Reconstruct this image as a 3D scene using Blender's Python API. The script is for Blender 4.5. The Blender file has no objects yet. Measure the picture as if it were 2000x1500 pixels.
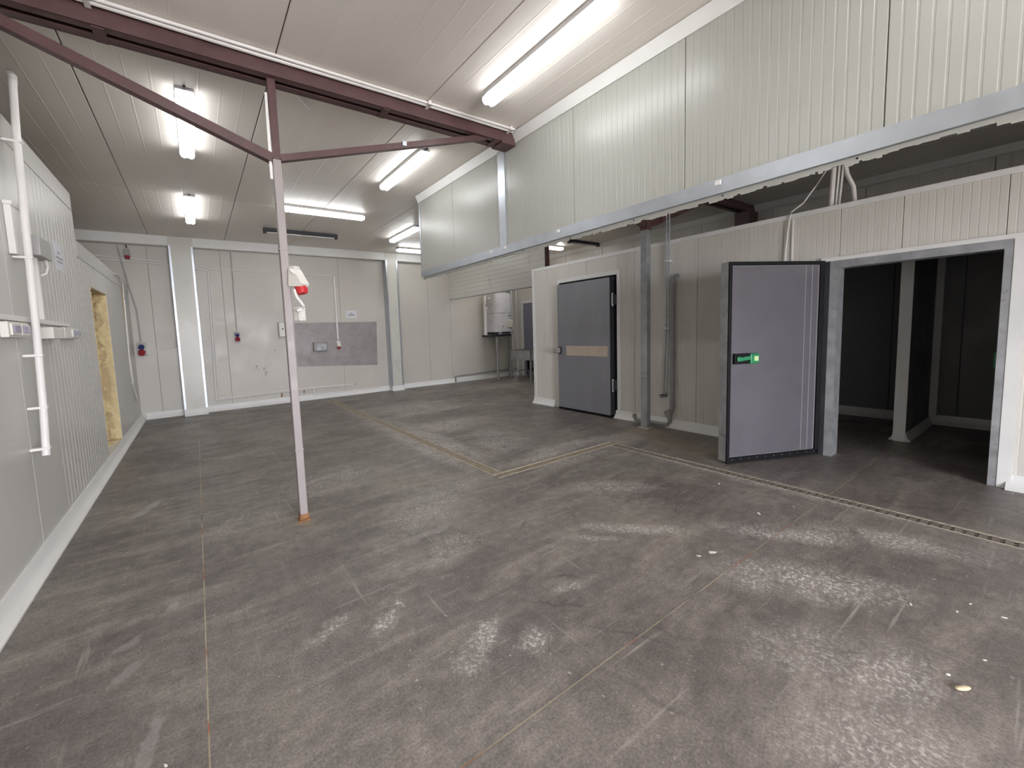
import bpy, bmesh, math, random
from mathutils import Vector, Matrix, noise
random.seed(7)
S = bpy.context.scene
COL = S.collection

# ------------------------------------------------------------------ camera
FPX, PITCH, ROLL, YAW, PCX, PCY, CAMH = 796.4, .0887, -.0389, .5857, -84.4, -33.5, 1.4
_fw = Vector((math.sin(YAW)*math.cos(PITCH), math.cos(YAW)*math.cos(PITCH), -math.sin(PITCH)))
_rt = Vector((math.cos(YAW), -math.sin(YAW), 0)); _up = _rt.cross(_fw)
_R = _rt*math.cos(ROLL) + _up*math.sin(ROLL)
_U = _up*math.cos(ROLL) - _rt*math.sin(ROLL)
cam = bpy.data.cameras.new('camera'); co = bpy.data.objects.new('camera', cam); COL.objects.link(co)
m = Matrix.Identity(4)
for i in range(3):
    m[i][0] = _R[i]; m[i][1] = _U[i]; m[i][2] = -_fw[i]
m[2][3] = CAMH
co.matrix_world = m
cam.sensor_fit = 'HORIZONTAL'; cam.sensor_width = 36; cam.lens = FPX/2000*36
cam.shift_x = -PCX/2000; cam.shift_y = PCY/2000
cam.clip_start = .02; cam.clip_end = 60
S.camera = co
# pixel helpers: a pixel gives a direction, the plane it lies on gives the distance
def ray(px, py): return _fw*FPX + _R*(px-1000-PCX) - _U*(py-750-PCY)
C0 = Vector((0, 0, CAMH))
def F(px, py, z=0.): d = ray(px, py); return C0 + d*((z-CAMH)/d.z)
def PX(px, py, x): d = ray(px, py); return C0 + d*(x/d.x)
def PY(px, py, y): d = ray(px, py); return C0 + d*(y/d.y)

# ------------------------------------------------------------------ world, exposure
w = bpy.data.worlds.new('world'); S.world = w; w.use_nodes = True
w.node_tree.nodes['Background'].inputs[0].default_value = (.90, .91, 1., 1)
w.node_tree.nodes['Background'].inputs[1].default_value = 12.5
S.view_settings.view_transform = 'Standard'; S.view_settings.look = 'None'
S.view_settings.gamma = 1; S.view_settings.use_curve_mapping = False
S.view_settings.exposure = 1.12
LAMP = 7.0
# daylight reaches the hall through an unseen loading doorway added behind the camera (portal guides the sampling, it gives off no light)
DOOR = (-.4, 3.0, 2.5)
pl = bpy.data.lights.new('doorway_portal', 'AREA'); pl.shape = 'RECTANGLE'; pl.size = DOOR[1]-DOOR[0]; pl.size_y = DOOR[2]; pl.cycles.is_portal = True
po = bpy.data.objects.new('doorway_portal', pl); COL.objects.link(po); po.location = ((DOOR[0]+DOOR[1])/2, -5.02, DOOR[2]/2); po.rotation_euler = (math.pi/2, 0, 0)

# ------------------------------------------------------------------ materials
def nt(name):
    mt = bpy.data.materials.new(name); mt.use_nodes = True
    t = mt.node_tree; return mt, t, t.nodes['Principled BSDF']
def N(t, kind, **kw):
    n = t.nodes.new(kind)
    for k, v in kw.items():
        if k.startswith('i_'):
            n.inputs[int(k[2:]) if k[2:].isdigit() else k[2:]].default_value = v
        else: setattr(n, k, v)
    return n
def ramp(t, src, stops):
    r = N(t, 'ShaderNodeValToRGB'); e = r.color_ramp.elements
    while len(e) < len(stops): e.new(.5)
    for el, (p, c) in zip(e, stops):
        el.position = p; el.color = (c, c, c, 1) if not isinstance(c, tuple) else (*c, 1)
    t.links.new(src, r.inputs[0]); return r.outputs[0]
def noise_n(t, vec, scale, detail=4, rough=.55, dist=0):
    n = N(t, 'ShaderNodeTexNoise'); n.inputs['Scale'].default_value = scale
    n.inputs['Detail'].default_value = detail; n.inputs['Roughness'].default_value = rough
    n.inputs['Distortion'].default_value = dist
    t.links.new(vec, n.inputs['Vector']); return n.outputs[0]
def mapping(t, vec, scale=(1, 1, 1), loc=(0, 0, 0), rot=(0, 0, 0), typ='POINT'):
    n = N(t, 'ShaderNodeMapping', vector_type=typ)
    n.inputs['Location'].default_value = loc; n.inputs['Rotation'].default_value = rot; n.inputs['Scale'].default_value = scale
    t.links.new(vec, n.inputs[0]); return n.outputs[0]
def mixc(t, fac, a, b, mode='MIX'):
    n = N(t, 'ShaderNodeMix', data_type='RGBA', blend_type=mode)
    for s, v in ((0, fac), (6, a), (7, b)):
        if isinstance(v, (int, float)): n.inputs[s].default_value = v
        elif isinstance(v, tuple): n.inputs[s].default_value = (*v, 1)
        else: t.links.new(v, n.inputs[s])
    return n.outputs[2]
def mth(t, op, a, b=0., clamp=False):
    n = N(t, 'ShaderNodeMath', operation=op, use_clamp=clamp)
    for s, v in ((0, a), (1, b)):
        if isinstance(v, (int, float)): n.inputs[s].default_value = v
        else: t.links.new(v, n.inputs[s])
    return n.outputs[0]
def pos(t): return N(t, 'ShaderNodeNewGeometry').outputs['Position']
def mat(name, col, rough=.5, metal=0., var=.08, vscale=3., streak=None, spec=.5, bump=0., bscale=40., col2=None, c2=(.55, .75), rvar=.12):
    mt, t, p = nt(name); v = pos(t)
    if streak: v = mapping(t, v, streak)
    n = noise_n(t, v, vscale, 6)
    a = tuple(max(0, c*(1-var)) for c in col); b = tuple(min(1, c*(1+var)) for c in col)
    c = ramp(t, n, [(.3, a), (.7, b)])
    if col2:
        n2 = noise_n(t, v, vscale*2.3, 8, .65)
        c = mixc(t, ramp(t, n2, [(c2[0], 0.), (c2[1], 1.)]), c, col2)
    t.links.new(c, p.inputs['Base Color'])
    r = ramp(t, noise_n(t, v, vscale*2, 5), [(.3, max(0.03, rough-rvar)), (.7, min(1, rough+rvar))])
    t.links.new(r, p.inputs['Roughness'])
    p.inputs['Metallic'].default_value = metal; p.inputs['Specular IOR Level'].default_value = spec
    if bump:
        b_ = N(t, 'ShaderNodeBump'); b_.inputs['Strength'].default_value = bump; b_.inputs['Distance'].default_value = .01
        t.links.new(noise_n(t, v, bscale, 5), b_.inputs['Height']); t.links.new(b_.outputs[0], p.inputs['Normal'])
    return mt
M = {}
M['panel'] = mat('cream_panel', (.60, .585, .53), .30, var=.03, vscale=1.2, rvar=.04)
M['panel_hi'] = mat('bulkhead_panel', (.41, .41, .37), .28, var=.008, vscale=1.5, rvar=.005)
M['ceil'] = mat('ceiling_panel', (.78, .73, .67), .42, var=.07, vscale=1.3, streak=(1, .5, 1), rvar=.06)
M['left'] = mat('left_panel', (.57, .555, .52), .36, var=.03, vscale=1, rvar=.04)
M['back'] = mat('back_panel', (.56, .53, .475), .42, var=.05, vscale=1.1, col2=(.47, .42, .36), c2=(.6, .85))
M['low'] = mat('coldroom_panel', (.63, .605, .55), .38, var=.04, vscale=1.5, streak=(4, 4, .5), col2=(.47, .42, .37), c2=(.62, .85))
M['inner'] = mat('coldroom_inner_panel_shaded', (.20, .195, .19), .5, var=.05, vscale=1.5)  # darkened copy of the cold room panel, putting interior shade into the colour
M['white'] = mat('white_pvc', (.74, .735, .71), .4, var=.04, vscale=4, col2=(.5, .46, .4), c2=(.66, .85))
M['conduit'] = mat('white_conduit', (.78, .755, .73), .45, var=.04)
M['seam'] = mat('dark_seam', (.07, .06, .05), .8)
M['galv'] = mat('galvanised_steel', (.50, .53, .57), .36, metal=.8, var=.07, vscale=9, rvar=.04)
M['galv_dull'] = mat('dull_galvanised', (.40, .41, .42), .5, metal=.6, var=.2, vscale=9, col2=(.24, .22, .20), c2=(.55, .8))
M['steel'] = mat('brushed_steel', (.33, .30, .295), .5, metal=.35, var=.10, vscale=3, col2=(.25, .225, .22), c2=(.45, .75))
M['red'] = mat('red_oxide_paint', (.098, .050, .050), .45, var=.15, vscale=7, bump=.05)
M['postpaint'] = mat('mauve_white_paint', (.32, .285, .275), .5, var=.06, vscale=5, col2=(.20, .15, .13), c2=(.66, .8), bump=.1)
M['rust'] = mat('rust', (.25, .12, .05), .8, var=.4, vscale=20, bump=.4)
M['door'] = mat('grey_door_skin', (.25, .25, .27), .42, metal=.35, var=.08, vscale=2.2, streak=(2, 2, .6), col2=(.34, .34, .35), c2=(.58, .85))
M['film'] = mat('lilac_film', (.102, .094, .107), .5, var=.06, vscale=1.6, col2=(.085, .078, .09), c2=(.5, .8))
M['black'] = mat('black_rubber', (.006, .0055, .007), .6, var=.2, spec=.2)
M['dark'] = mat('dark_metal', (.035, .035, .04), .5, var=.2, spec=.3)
M['tape'] = mat('brown_tape', (.45, .37, .30), .45, var=.06, vscale=8)
M['green'] = mat('green_plastic', (.01, .20, .075), .35, var=.1)
M['glow'] = mat('pale_button', (.55, .72, .35), .4)
M['redp'] = mat('red_plastic', (.55, .03, .035), .35, var=.1)
M['redd'] = mat('dark_red_plastic', (.30, .02, .03), .4, var=.1)
M['blue'] = mat('blue_plastic', (.03, .035, .15), .4, var=.1)
M['plastic'] = mat('white_plastic', (.72, .70, .64), .4, var=.04)
M['grey'] = mat('grey_plastic', (.42, .41, .40), .45, var=.05)
M['lilac'] = mat('smoked_flap', (.33, .31, .42), .3, var=.05)
M['paper'] = mat('paper', (.68, .68, .70), .7, var=.02)
M['ink'] = mat('ink', (.30, .30, .34), .7)
M['pvcgrey'] = mat('grey_pvc_pipe', (.28, .265, .26), .45, var=.1, vscale=8)
M['foam'] = mat('foam', (.70, .56, .31), .85, var=.14, vscale=14, bump=.5, bscale=40, col2=(.48, .33, .15), c2=(.6, .8))
M['core'] = mat('foam_core', (.62, .47, .26), .85, var=.06, vscale=9)
M['boiler'] = mat('boiler_enamel', (.70, .69, .72), .3, var=.02)
M['blueribs'] = mat('blue_grey_panel', (.20, .20, .25), .45, var=.06)
M['tan'] = mat('tan_stone', (.55, .47, .31), .6, var=.1, vscale=30)
M['chip'] = mat('white_chip', (.72, .70, .66), .6)
M['sand'] = mat('drain_concrete', (.46, .41, .32), .7, var=.2, vscale=12, bump=.3, col2=(.22, .19, .15), c2=(.5, .7))
M['grate'] = mat('dusty_grate', (.29, .245, .18), .7, metal=.1, var=.2, vscale=16)
M['grate_d'] = mat('dark_grate', (.19, .165, .14), .7, metal=.1, var=.25, vscale=16)
M['joint'] = None
def emis(name, col, st):
    mt, t, p = nt(name); p.inputs['Base Color'].default_value = (.8, .8, .8, 1)
    p.inputs['Emission Color'].default_value = (*col, 1); p.inputs['Emission Strength'].default_value = st
    p.inputs['Roughness'].default_value = .3; return mt
M['lamp'] = emis('lit_diffuser', (.97, .985, 1.), LAMP)
M['capclear'] = emis('glowing_end_cap', (.9, .92, 1.), .35)
M['tube_off'] = mat('unlit_tube', (.55, .53, .52), .3)

def floor_mat():
    mt, t, p = nt('stained_concrete'); v = pos(t)
    base = ramp(t, noise_n(t, v, .9, 8, .62), [(.30, (.118, .102, .095)), (.5, (.168, .148, .135)), (.70, (.245, .218, .188))])
    # brushed wipe marks
    wv = mapping(t, v, (.8, 3.2, 1), rot=(0, 0, .35))
    wipe = ramp(t, noise_n(t, wv, 1.7, 8, .7, .6), [(.48, 0.), (.74, .85)])
    base = mixc(t, wipe, base, (.31, .275, .235))
    dk = ramp(t, noise_n(t, mapping(t, v, (1, 1.4, 1), (7, 3, 0)), 1.15, 7, .6, .4), [(.52, 0.), (.72, .55)])
    base = mixc(t, dk, base, (.092, .078, .075))
    grain = ramp(t, noise_n(t, v, 95, 4, .7), [(.32, .66), (.68, 1.36)])
    base = mixc(t, 1., base, grain, 'MULTIPLY')
    grain2 = ramp(t, noise_n(t, v, 14, 7, .7), [(.3, .74), (.7, 1.28)])
    base = mixc(t, 1., base, grain2, 'MULTIPLY')
    wn = N(t, 'ShaderNodeTexNoise'); wn.inputs['Scale'].default_value = 7; wn.inputs['Detail'].default_value = 5; t.links.new(v, wn.inputs['Vector'])
    w1 = N(t, 'ShaderNodeVectorMath', operation='MULTIPLY_ADD'); t.links.new(wn.outputs['Color'], w1.inputs[0])
    w1.inputs[1].default_value = (.16, .16, 0); w1.inputs[2].default_value = (-.08, -.08, 0)
    w2 = N(t, 'ShaderNodeVectorMath', operation='ADD'); t.links.new(v, w2.inputs[0]); t.links.new(w1.outputs[0], w2.inputs[1])
    ve = w2.outputs[0]
    def ell(lst, inner=.15):
        acc = None
        for (x, y, rx, ry, a, s) in lst:
            mv = mapping(t, ve, (rx, ry, 1), (x, y, 0), (0, 0, a), 'TEXTURE')
            ln = N(t, 'ShaderNodeVectorMath', operation='LENGTH'); t.links.new(mv, ln.inputs[0])
            mr = N(t, 'ShaderNodeMapRange', interpolation_type='SMOOTHSTEP')
            for k, q in ((1, inner), (2, 1.), (3, s), (4, 0.)): mr.inputs[k].default_value = q
            t.links.new(ln.outputs['Value'], mr.inputs[0])
            acc = mr.outputs[0] if acc is None else mth(t, 'MAXIMUM', acc, mr.outputs[0])
        return acc
    # paint residue: crusty pale flecks inside worn patches
    P = [(.95, 1.42, .26, .10, .5, 1.), (.68, 1.83, .20, .07, .7, 1.), (.42, 1.93, .16, .07, .4, .8), (1.62, 1.47, .22, .06, -.2, .9), (1.15, 1.3, .15, .1, .4, .8),
         (2.42, 1.62, .50, .10, -.75, 1.), (2.05, 1.75, .35, .06, -.7, .6), (3.1, 1.0, .6, .16, -.9, .9), (2.6, .75, .6, .25, -.9, .9),
         (2.1, .45, .5, .3, -.9, .65), (1.75, .25, .5, .3, -.8, .55), (3.5, .55, .6, .2, -1.1, .8), (3.0, 3.9, .7, .5, .3, .8),
         (3.0, 5.2, 1.1, .5, .2, .75), (3.6, 3.3, 1.1, .2, -.1, .8), (2.25, 5.5, .25, 2.8, 0, .6), (4.2, 3.1, .6, .35, 0, .9),
         (1.6, 2.9, .9, .35, .5, .5), (1.0, 4.0, .8, .5, .3, .5), (6.7, .75, .55, .3, .3, .8), (3.3, 7, 1.4, .8, .1, .7), (6, 8, 1.5, .7, 0, .6),
         (3.95, 1.4, .16, 1.6, 0, .7), (2.2, 4.5, .2, 1.9, 0, .8), (2.5, 4.5, .25, 1.9, 0, .9), (3.1, 3.2, .9, .14, 0, .9), (3.1, 2.9, .9, .12, 0, .7), (3.2, 4.3, .5, .5, 0, .8), (3.4, 6.4, 1.6, .35, .1, .9), (.2, 3.5, .5, .25, .5, .4), (1.3, 2.2, .4, .2, .3, .5), (2.9, 2.2, .5, .2, -.6, .7)]
    pm = ell(P)
    # fade patch edges with noise so no outline shows
    pm = mth(t, 'MULTIPLY', pm, ramp(t, noise_n(t, v, 5, 6, .7, .8), [(.33, .1), (.55, 1.3)]))
    fl = ramp(t, noise_n(t, v, 48, 6, .75, .35), [(.50, 0.), (.60, 1.)])
    crust = mth(t, 'MULTIPLY', pm, fl, True)
    haze = mth(t, 'MULTIPLY', pm, .32, True)
    base = mixc(t, haze, base, (.42, .38, .35))
    base = mixc(t, crust, base, (.62, .58, .55))
    gl = ramp(t, noise_n(t, mapping(t, v, (1, 1, 1), (3, 9, 0)), 42, 3, .6), [(.66, 0.), (.72, .85)])
    gm = ramp(t, noise_n(t, v, 1.6, 5, .6), [(.38, 0.), (.58, 1.)])
    base = mixc(t, mth(t, 'MULTIPLY', gl, gm), base, (.52, .49, .46))
    # long scratches
    sc = mapping(t, v, (.9, 22, 1), rot=(0, 0, -.65))
    s1 = ramp(t, noise_n(t, sc, 1.3, 4, .6, .3), [(.62, 0.), (.69, .6)])
    sc2 = mapping(t, v, (14, .8, 1), rot=(0, 0, .3))
    s2 = ramp(t, noise_n(t, sc2, 1.5, 4, .6, .3), [(.64, 0.), (.71, .45)])
    base = mixc(t, mth(t, 'MULTIPLY', mth(t, 'MAXIMUM', s1, s2), gm), base, (.42, .38, .35))
    # smooth grey dribbles
    D = [(-.47, 4.30, .25, .055, 1.0, .55), (-.22, 2.60, .09, .05, .9, .5), (-.37, 2.42, .07, .03, .8, .4), (-.25, 1.73, .16, .035, 1.3, .45), (-.35, 2.2, .1, .04, .6, .35), (1.25, 2.45, .25, .04, .2, .3), (1.0, 4.1, .4, .05, .3, .3)]
    base = mixc(t, mth(t, 'MULTIPLY', ell(D, .55), ramp(t, noise_n(t, v, 11, 4), [(.3, .5), (.6, 1.)])), base, (.42, .39, .38))
    # black tyre marks
    T = [(1.44, 1.40, .30, .022, -.73, .7), (1.52, 1.08, .28, .022, -1.0, .6), (1.32, .86, .22, .03, -1.25, .5), (1.62, 1.56, .15, .018, -.5, .6), (1.85, 2.15, .20, .014, .5, .7), (2.2, 2.22, .10, .014, -.3, .6), (1.7, .95, .2, .02, -1.1, .45)]
    base = mixc(t, mth(t, 'MULTIPLY', ell(T, .2), ramp(t, noise_n(t, v, 9, 5), [(.3, .3), (.6, 1.)])), base, (.065, .055, .056))
    # sandy stain by the wall posts
    Sd = [(4.75, 3.05, .5, .45, 0, .75), (4.5, 2.4, .45, .7, 0, .6), (4.05, 3.0, .35, .2, 0, .7), (.575, 3.22, .13, .10, 0, 1.)]
    base = mixc(t, mth(t, 'MULTIPLY', ell(Sd), ramp(t, noise_n(t, v, 6, 6, .65), [(.35, .1), (.65, 1.)])), base, (.36, .28, .18))
    t.links.new(base, p.inputs['Base Color'])
    r = ramp(t, noise_n(t, v, 2.2, 7, .65), [(.3, .34), (.7, .56)])
    t.links.new(r, p.inputs['Roughness']); p.inputs['Specular IOR Level'].default_value = .42
    b = N(t, 'ShaderNodeBump'); b.inputs['Strength'].default_value = .22; b.inputs['Distance'].default_value = .004
    t.links.new(noise_n(t, v, 55, 6, .7), b.inputs['Height']); t.links.new(b.outputs[0], p.inputs['Normal'])
    return mt
M['floor'] = floor_mat()
def joint_mat():
    mt, t, p = nt('joint_filler'); v = pos(t)
    c = ramp(t, noise_n(t, v, 2.2, 3), [(.30, (.07, .06, .05)), (.42, (.46, .40, .28)), (.55, (.42, .36, .25)), (.60, (.40, .15, .08)), (.75, (.34, .12, .07))])
    t.links.new(c, p.inputs['Base Color']); p.inputs['Roughness'].default_value = .8; return mt
M['joint'] = joint_mat()

# ------------------------------------------------------------------ mesh helpers
ORG = {}
def props(o, label=None, cat=None, group=None, kind=None):
    if label: o['label'] = label
    if cat: o['category'] = cat
    if group: o['group'] = group
    if kind: o['kind'] = kind
    return o
def thing(name, loc, label, cat, group=None, rz=0., local=False):
    o = bpy.data.objects.new(name, None); COL.objects.link(o); o.location = loc; o.rotation_euler[2] = rz
    o.empty_display_size = .1
    ORG[o] = Vector((0, 0, 0)) if (local or rz) else Vector(loc)
    return props(o, label, cat, group)
class B:
    def __init__(s): s.bm = bmesh.new()
    def box(s, x0, x1, y0, y1, z0, z1, bev=0.):
        r = bmesh.ops.create_cube(s.bm, size=1)
        for v in r['verts']:
            v.co = ((x0+x1)/2+v.co.x*abs(x1-x0), (y0+y1)/2+v.co.y*abs(y1-y0), (z0+z1)/2+v.co.z*abs(z1-z0))
        if bev:
            es = list({e for v in r['verts'] for e in v.link_edges})
            bmesh.ops.bevel(s.bm, geom=es, offset=bev, segments=2, affect='EDGES', profile=.5)
        return s
    def prism(s, pts, p0, u, v, ext):
        """polygon pts (a,b) placed at p0 + a*u + b*v, extruded by vector ext"""
        p0, u, v, ext = Vector(p0), Vector(u), Vector(v), Vector(ext)
        A = [s.bm.verts.new(p0+u*a+v*b) for a, b in pts]; Bv = [s.bm.verts.new(x.co+ext) for x in A]
        n = len(A); fs = [s.bm.faces.new(A), s.bm.faces.new(Bv[::-1])]
        for i in range(n): fs.append(s.bm.faces.new((A[i], Bv[i], Bv[(i+1) % n], A[(i+1) % n])))
        bmesh.ops.recalc_face_normals(s.bm, faces=fs); return s
    def tube(s, path, r, n=8, r2=None):
        path = [Vector(p) for p in path]; rings = []
        for i, p in enumerate(path):
            if i == 0: d = path[1]-p
            elif i == len(path)-1: d = p-path[i-1]
            else: d = (path[i+1]-p).normalized()+(p-path[i-1]).normalized()
            d.normalize(); a = Vector((0, 0, 1)) if abs(d.z) < .9 else Vector((1, 0, 0))
            e = d.cross(a).normalized(); g = d.cross(e)
            rr = r if r2 is None else r+(r2-r)*i/(len(path)-1)
            rings.append([s.bm.verts.new(p+(e*math.cos(k*2*math.pi/n)+g*math.sin(k*2*math.pi/n))*rr) for k in range(n)])
        fs = []
        for a, b in zip(rings, rings[1:]):
            for k in range(n): fs.append(s.bm.faces.new((a[k], a[(k+1) % n], b[(k+1) % n], b[k])))
        fs += [s.bm.faces.new(rings[0]), s.bm.faces.new(rings[-1])]
        bmesh.ops.recalc_face_normals(s.bm, faces=fs); return s
    def beam(s, p0, p1, wd, ht, up=(0, 0, 1)):
        p0, p1 = Vector(p0), Vector(p1); d = p1-p0; e = d.cross(Vector(up)).normalized(); g = e.cross(d).normalized()
        s.prism([(-wd/2, -ht/2), (wd/2, -ht/2), (wd/2, ht/2), (-wd/2, ht/2)], p0, e, g, d); return s
    def build(s, name, mt, parent=None, smooth=False, label=None, cat=None, group=None, kind=None):
        me = bpy.data.meshes.new(name)
        if parent is not None: org = ORG[parent]
        elif kind == 'structure': org = Vector((0, 0, 0))
        else:
            xs = [v.co for v in s.bm.verts]
            org = Vector(((min(c.x for c in xs)+max(c.x for c in xs))/2, (min(c.y for c in xs)+max(c.y for c in xs))/2, min(c.z for c in xs)))
        if org.length: bmesh.ops.translate(s.bm, verts=s.bm.verts, vec=-org)
        s.bm.to_mesh(me); s.bm.free(); me.materials.append(M[mt])
        if smooth:
            for f in me.polygons: f.use_smooth = True
            if smooth != 'all': me.set_sharp_from_angle(angle=.7)
        o = bpy.data.objects.new(name, me); COL.objects.link(o)
        if parent is not None: o.parent = parent
        else: o.location = org
        ORG[o] = org
        return props(o, label, cat, group, kind)
PCACHE = {}
def panel(parent, corner, u, v, wd, ht, mt, pitch=.0475, depth=.0015, groove=.008, thick=.012, name='panel', edge=.003):
    """one sheet of cladding: grooves run along v, face looks along u x v"""
    key = (round(wd, 4), round(ht, 4), mt, pitch, depth)
    if key not in PCACHE:
        g = edge; pts = [(g, 0), (g, thick-.004), (g+.003, thick)]
        if pitch:
            n = max(1, round(wd/pitch)); st = wd/n
            for i in range(1, n):
                c = i*st
                pts += [(c-groove/2, thick), (c-groove/4, thick-depth), (c+groove/4, thick-depth), (c+groove/2, thick)]
        pts += [(wd-g-.003, thick), (wd-g, thick-.004), (wd-g, 0)]
        bm = bmesh.new()
        A = [bm.verts.new((a, 0, b)) for a, b in pts]; Z = [bm.verts.new((a, ht, b)) for a, b in pts]
        k = len(pts)
        for i in range(k): bm.faces.new((A[i], Z[i], Z[(i+1) % k], A[(i+1) % k]))
        bm.faces.new(A[::-1]); bm.faces.new(Z)
        bmesh.ops.recalc_face_normals(bm, faces=bm.faces)
        me = bpy.data.meshes.new(name); bm.to_mesh(me); bm.free(); me.materials.append(M[mt]); PCACHE[key] = me
    o = bpy.data.objects.new(name, PCACHE[key]); COL.objects.link(o); o.parent = parent
    u, v = Vector(u), Vector(v); n = u.cross(v)
    mm = Matrix.Identity(4)
    for i in range(3): mm[i][0] = u[i]; mm[i][1] = v[i]; mm[i][2] = n[i]; mm[i][3] = corner[i]-ORG[parent][i]
    o.matrix_basis = mm; return o
def struct(b, name, mt, smooth=False, label=None): return b.build(name, mt, None, smooth, label=label, kind='structure')

XL, XH, XW, XR, XC, YB, YF, ZC, ZT = -.94, 2.774, 5.22, 8.1, 7.7, 9.5, -5.0, 3.32, 2.46
YE = 5.66      # far end of the cold room block

# ------------------------------------------------------------------ floor
fl = struct(B().box(-3.5, XR, YF, YB, -.12, -.012), 'floor', 'joint')
JX, JY, gp = -.076, 1.035, .0027
dA = (2.275, 2.395); dB = (2.985, 3.095); dC = (3.92, 4.04); yA = 9.27
def slab(x0, x1, y0, y1):
    B().box(x0, x1, y0, y1, -.012, 0).build('slab', 'floor', fl)
for x0, x1, in ((-3.5, JX-gp), (JX+gp, dA[0]), (dC[1], XR)):
    slab(x0, x1, YF, JY-gp); slab(x0, x1, JY+gp, YB)
slab(*dA, YF, JY-gp); slab(*dA, JY+gp, dB[0]); slab(*dA, yA, YB)
slab(dA[1], dC[0], YF, JY-gp); slab(dA[1], dC[0], JY+gp, dB[0]); slab(dA[1], dC[0], dB[1], YB)
slab(*dC, dB[1], YB)
for a, b in ((-3.5, dA[0]), (dA[0], dC[0]), (dC[1], XR)):
    B().box(a, b, JY-gp, JY+gp, -.0119, -.0015).build('joint_filler', 'joint', fl)
for a, b in ((YF, JY-gp), (JY+gp, YB)):
    B().box(JX-gp, JX+gp, a, b, -.0119, -.0015).build('joint_filler', 'joint', fl)
def drain(name, x0, x1, y0, y1, along, mt, edge_mt, label, sp=.03):
    t = thing(name, ((x0+x1)/2, (y0+y1)/2, 0), label, 'drain')
    B().box(x0, x1, y0, y1, -.0118, -.0105).build('channel_bed', 'seam', t)
    e = .014
    if along == 'y':
        for a, b in ((x0, x0+e), (x1-e, x1)): B().box(a, b, y0, y1, -.0104, .0015).build('edge_angle', edge_mt, t)
    else:
        for a, b in ((y0, y0+e), (y1-e, y1)): B().box(x0, x1, a, b, -.0104, .0015).build('edge_angle', edge_mt, t)
    g = B()
    if along == 'y':
        y = y0+.01
        while y < y1-.02: g.box(x0+e+.001, x1-e-.001, y, y+sp*.62, -.0104, -.001); y += sp
        g.box((x0+x1)/2-.006, (x0+x1)/2+.006, y0+.01, y1-.01, -.0104, -.0018)
    else:
        x = x0+.01
        while x < x1-.02: g.box(x, x+sp*.62, y0+e+.001, y1-e-.001, -.0104, -.001); x += sp
        g.box(x0+.01, x1-.01, (y0+y1)/2-.006, (y0+y1)/2+.006, -.0104, -.0018)
    g.build('grate', mt, t, kind='stuff')
drain('floor_drain', *dA, dB[1], yA, 'y', 'grate', 'sand', 'long sandy floor drain running from the near corner to the back wall')
drain('floor_drain', dA[0], dC[1], *dB, 'x', 'grate', 'sand', 'short sandy floor drain between the drain corner and the wall pipes')
drain('floor_drain', *dC, YF, dB[0], 'y', 'grate_d', 'sand', 'dark floor drain passing in front of the open cold room door', sp=.05)

# ------------------------------------------------------------------ ceiling
ce = struct(B().box(-3.5, XR+.1, YF, YB+.1, ZC+.013, ZC+.12), 'ceiling', 'seam')
xs = [-3.5, -2.9, -1.73, -.56, .609, 1.768, 2.935, 4.1, 5.27, 6.44, 7.6, XR+.1]
for a, b in zip(xs, xs[1:]):
    for c, d in ((YF, 1.9), (1.9, 6.644), (6.652, YB)):
        # face looks down: u = +x, v = -y  -> u x v = -z
        panel(ce, (a, d, ZC+.013), (1, 0, 0), (0, -1, 0), b-a, d-c, 'ceil', pitch=.146, depth=-.0009, groove=.014, thick=.012, edge=.0035)

# ------------------------------------------------------------------ outer walls
wb = struct(B().box(-3.5, XR, YB+.012, YB+.12, 0, ZC), 'wall_back', 'seam')
bx = [-3.5, -1.75, -.62, .52, 1.66, 2.817, 3.95, 5.1, 5.77, 6.9, XR]
for a, b in zip(bx, bx[1:]):
    # looks to -y: u=+x, v=+z -> u x v = -y
    panel(wb, (a, YB+.012, 0), (1, 0, 0), (0, 0, 1), b-a, ZC, 'back', pitch=0, edge=.0015)
wr = struct(B().box(XR+.012, XR+.12, YF, YB, 0, ZC), 'wall_right', 'seam')
yy = YF
while yy < YB-.01:
    y2 = min(yy+1.135, YB)
    # looks to -x: u = -y, v = +z -> (-y) x z = -x
    panel(wr, (XR+.012, y2, 0), (0, -1, 0), (0, 0, 1), y2-yy, ZC, 'low', pitch=.1, depth=.002)
    yy = y2
struct(B().box(-3.5, DOOR[0], YF-.1, YF, 0, ZC).box(DOOR[1], XR, YF-.1, YF, 0, ZC).box(DOOR[0], DOOR[1], YF-.1, YF, DOOR[2], ZC), 'wall_front', 'panel')
struct(B().box(-8, 12, YF-9, YF-.1, -.12, 0), 'ground_outside', 'sand')
struct(B().box(-3.6, -3.5, YF, YB, 0, ZC), 'wall_outer_left', 'panel')

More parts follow.
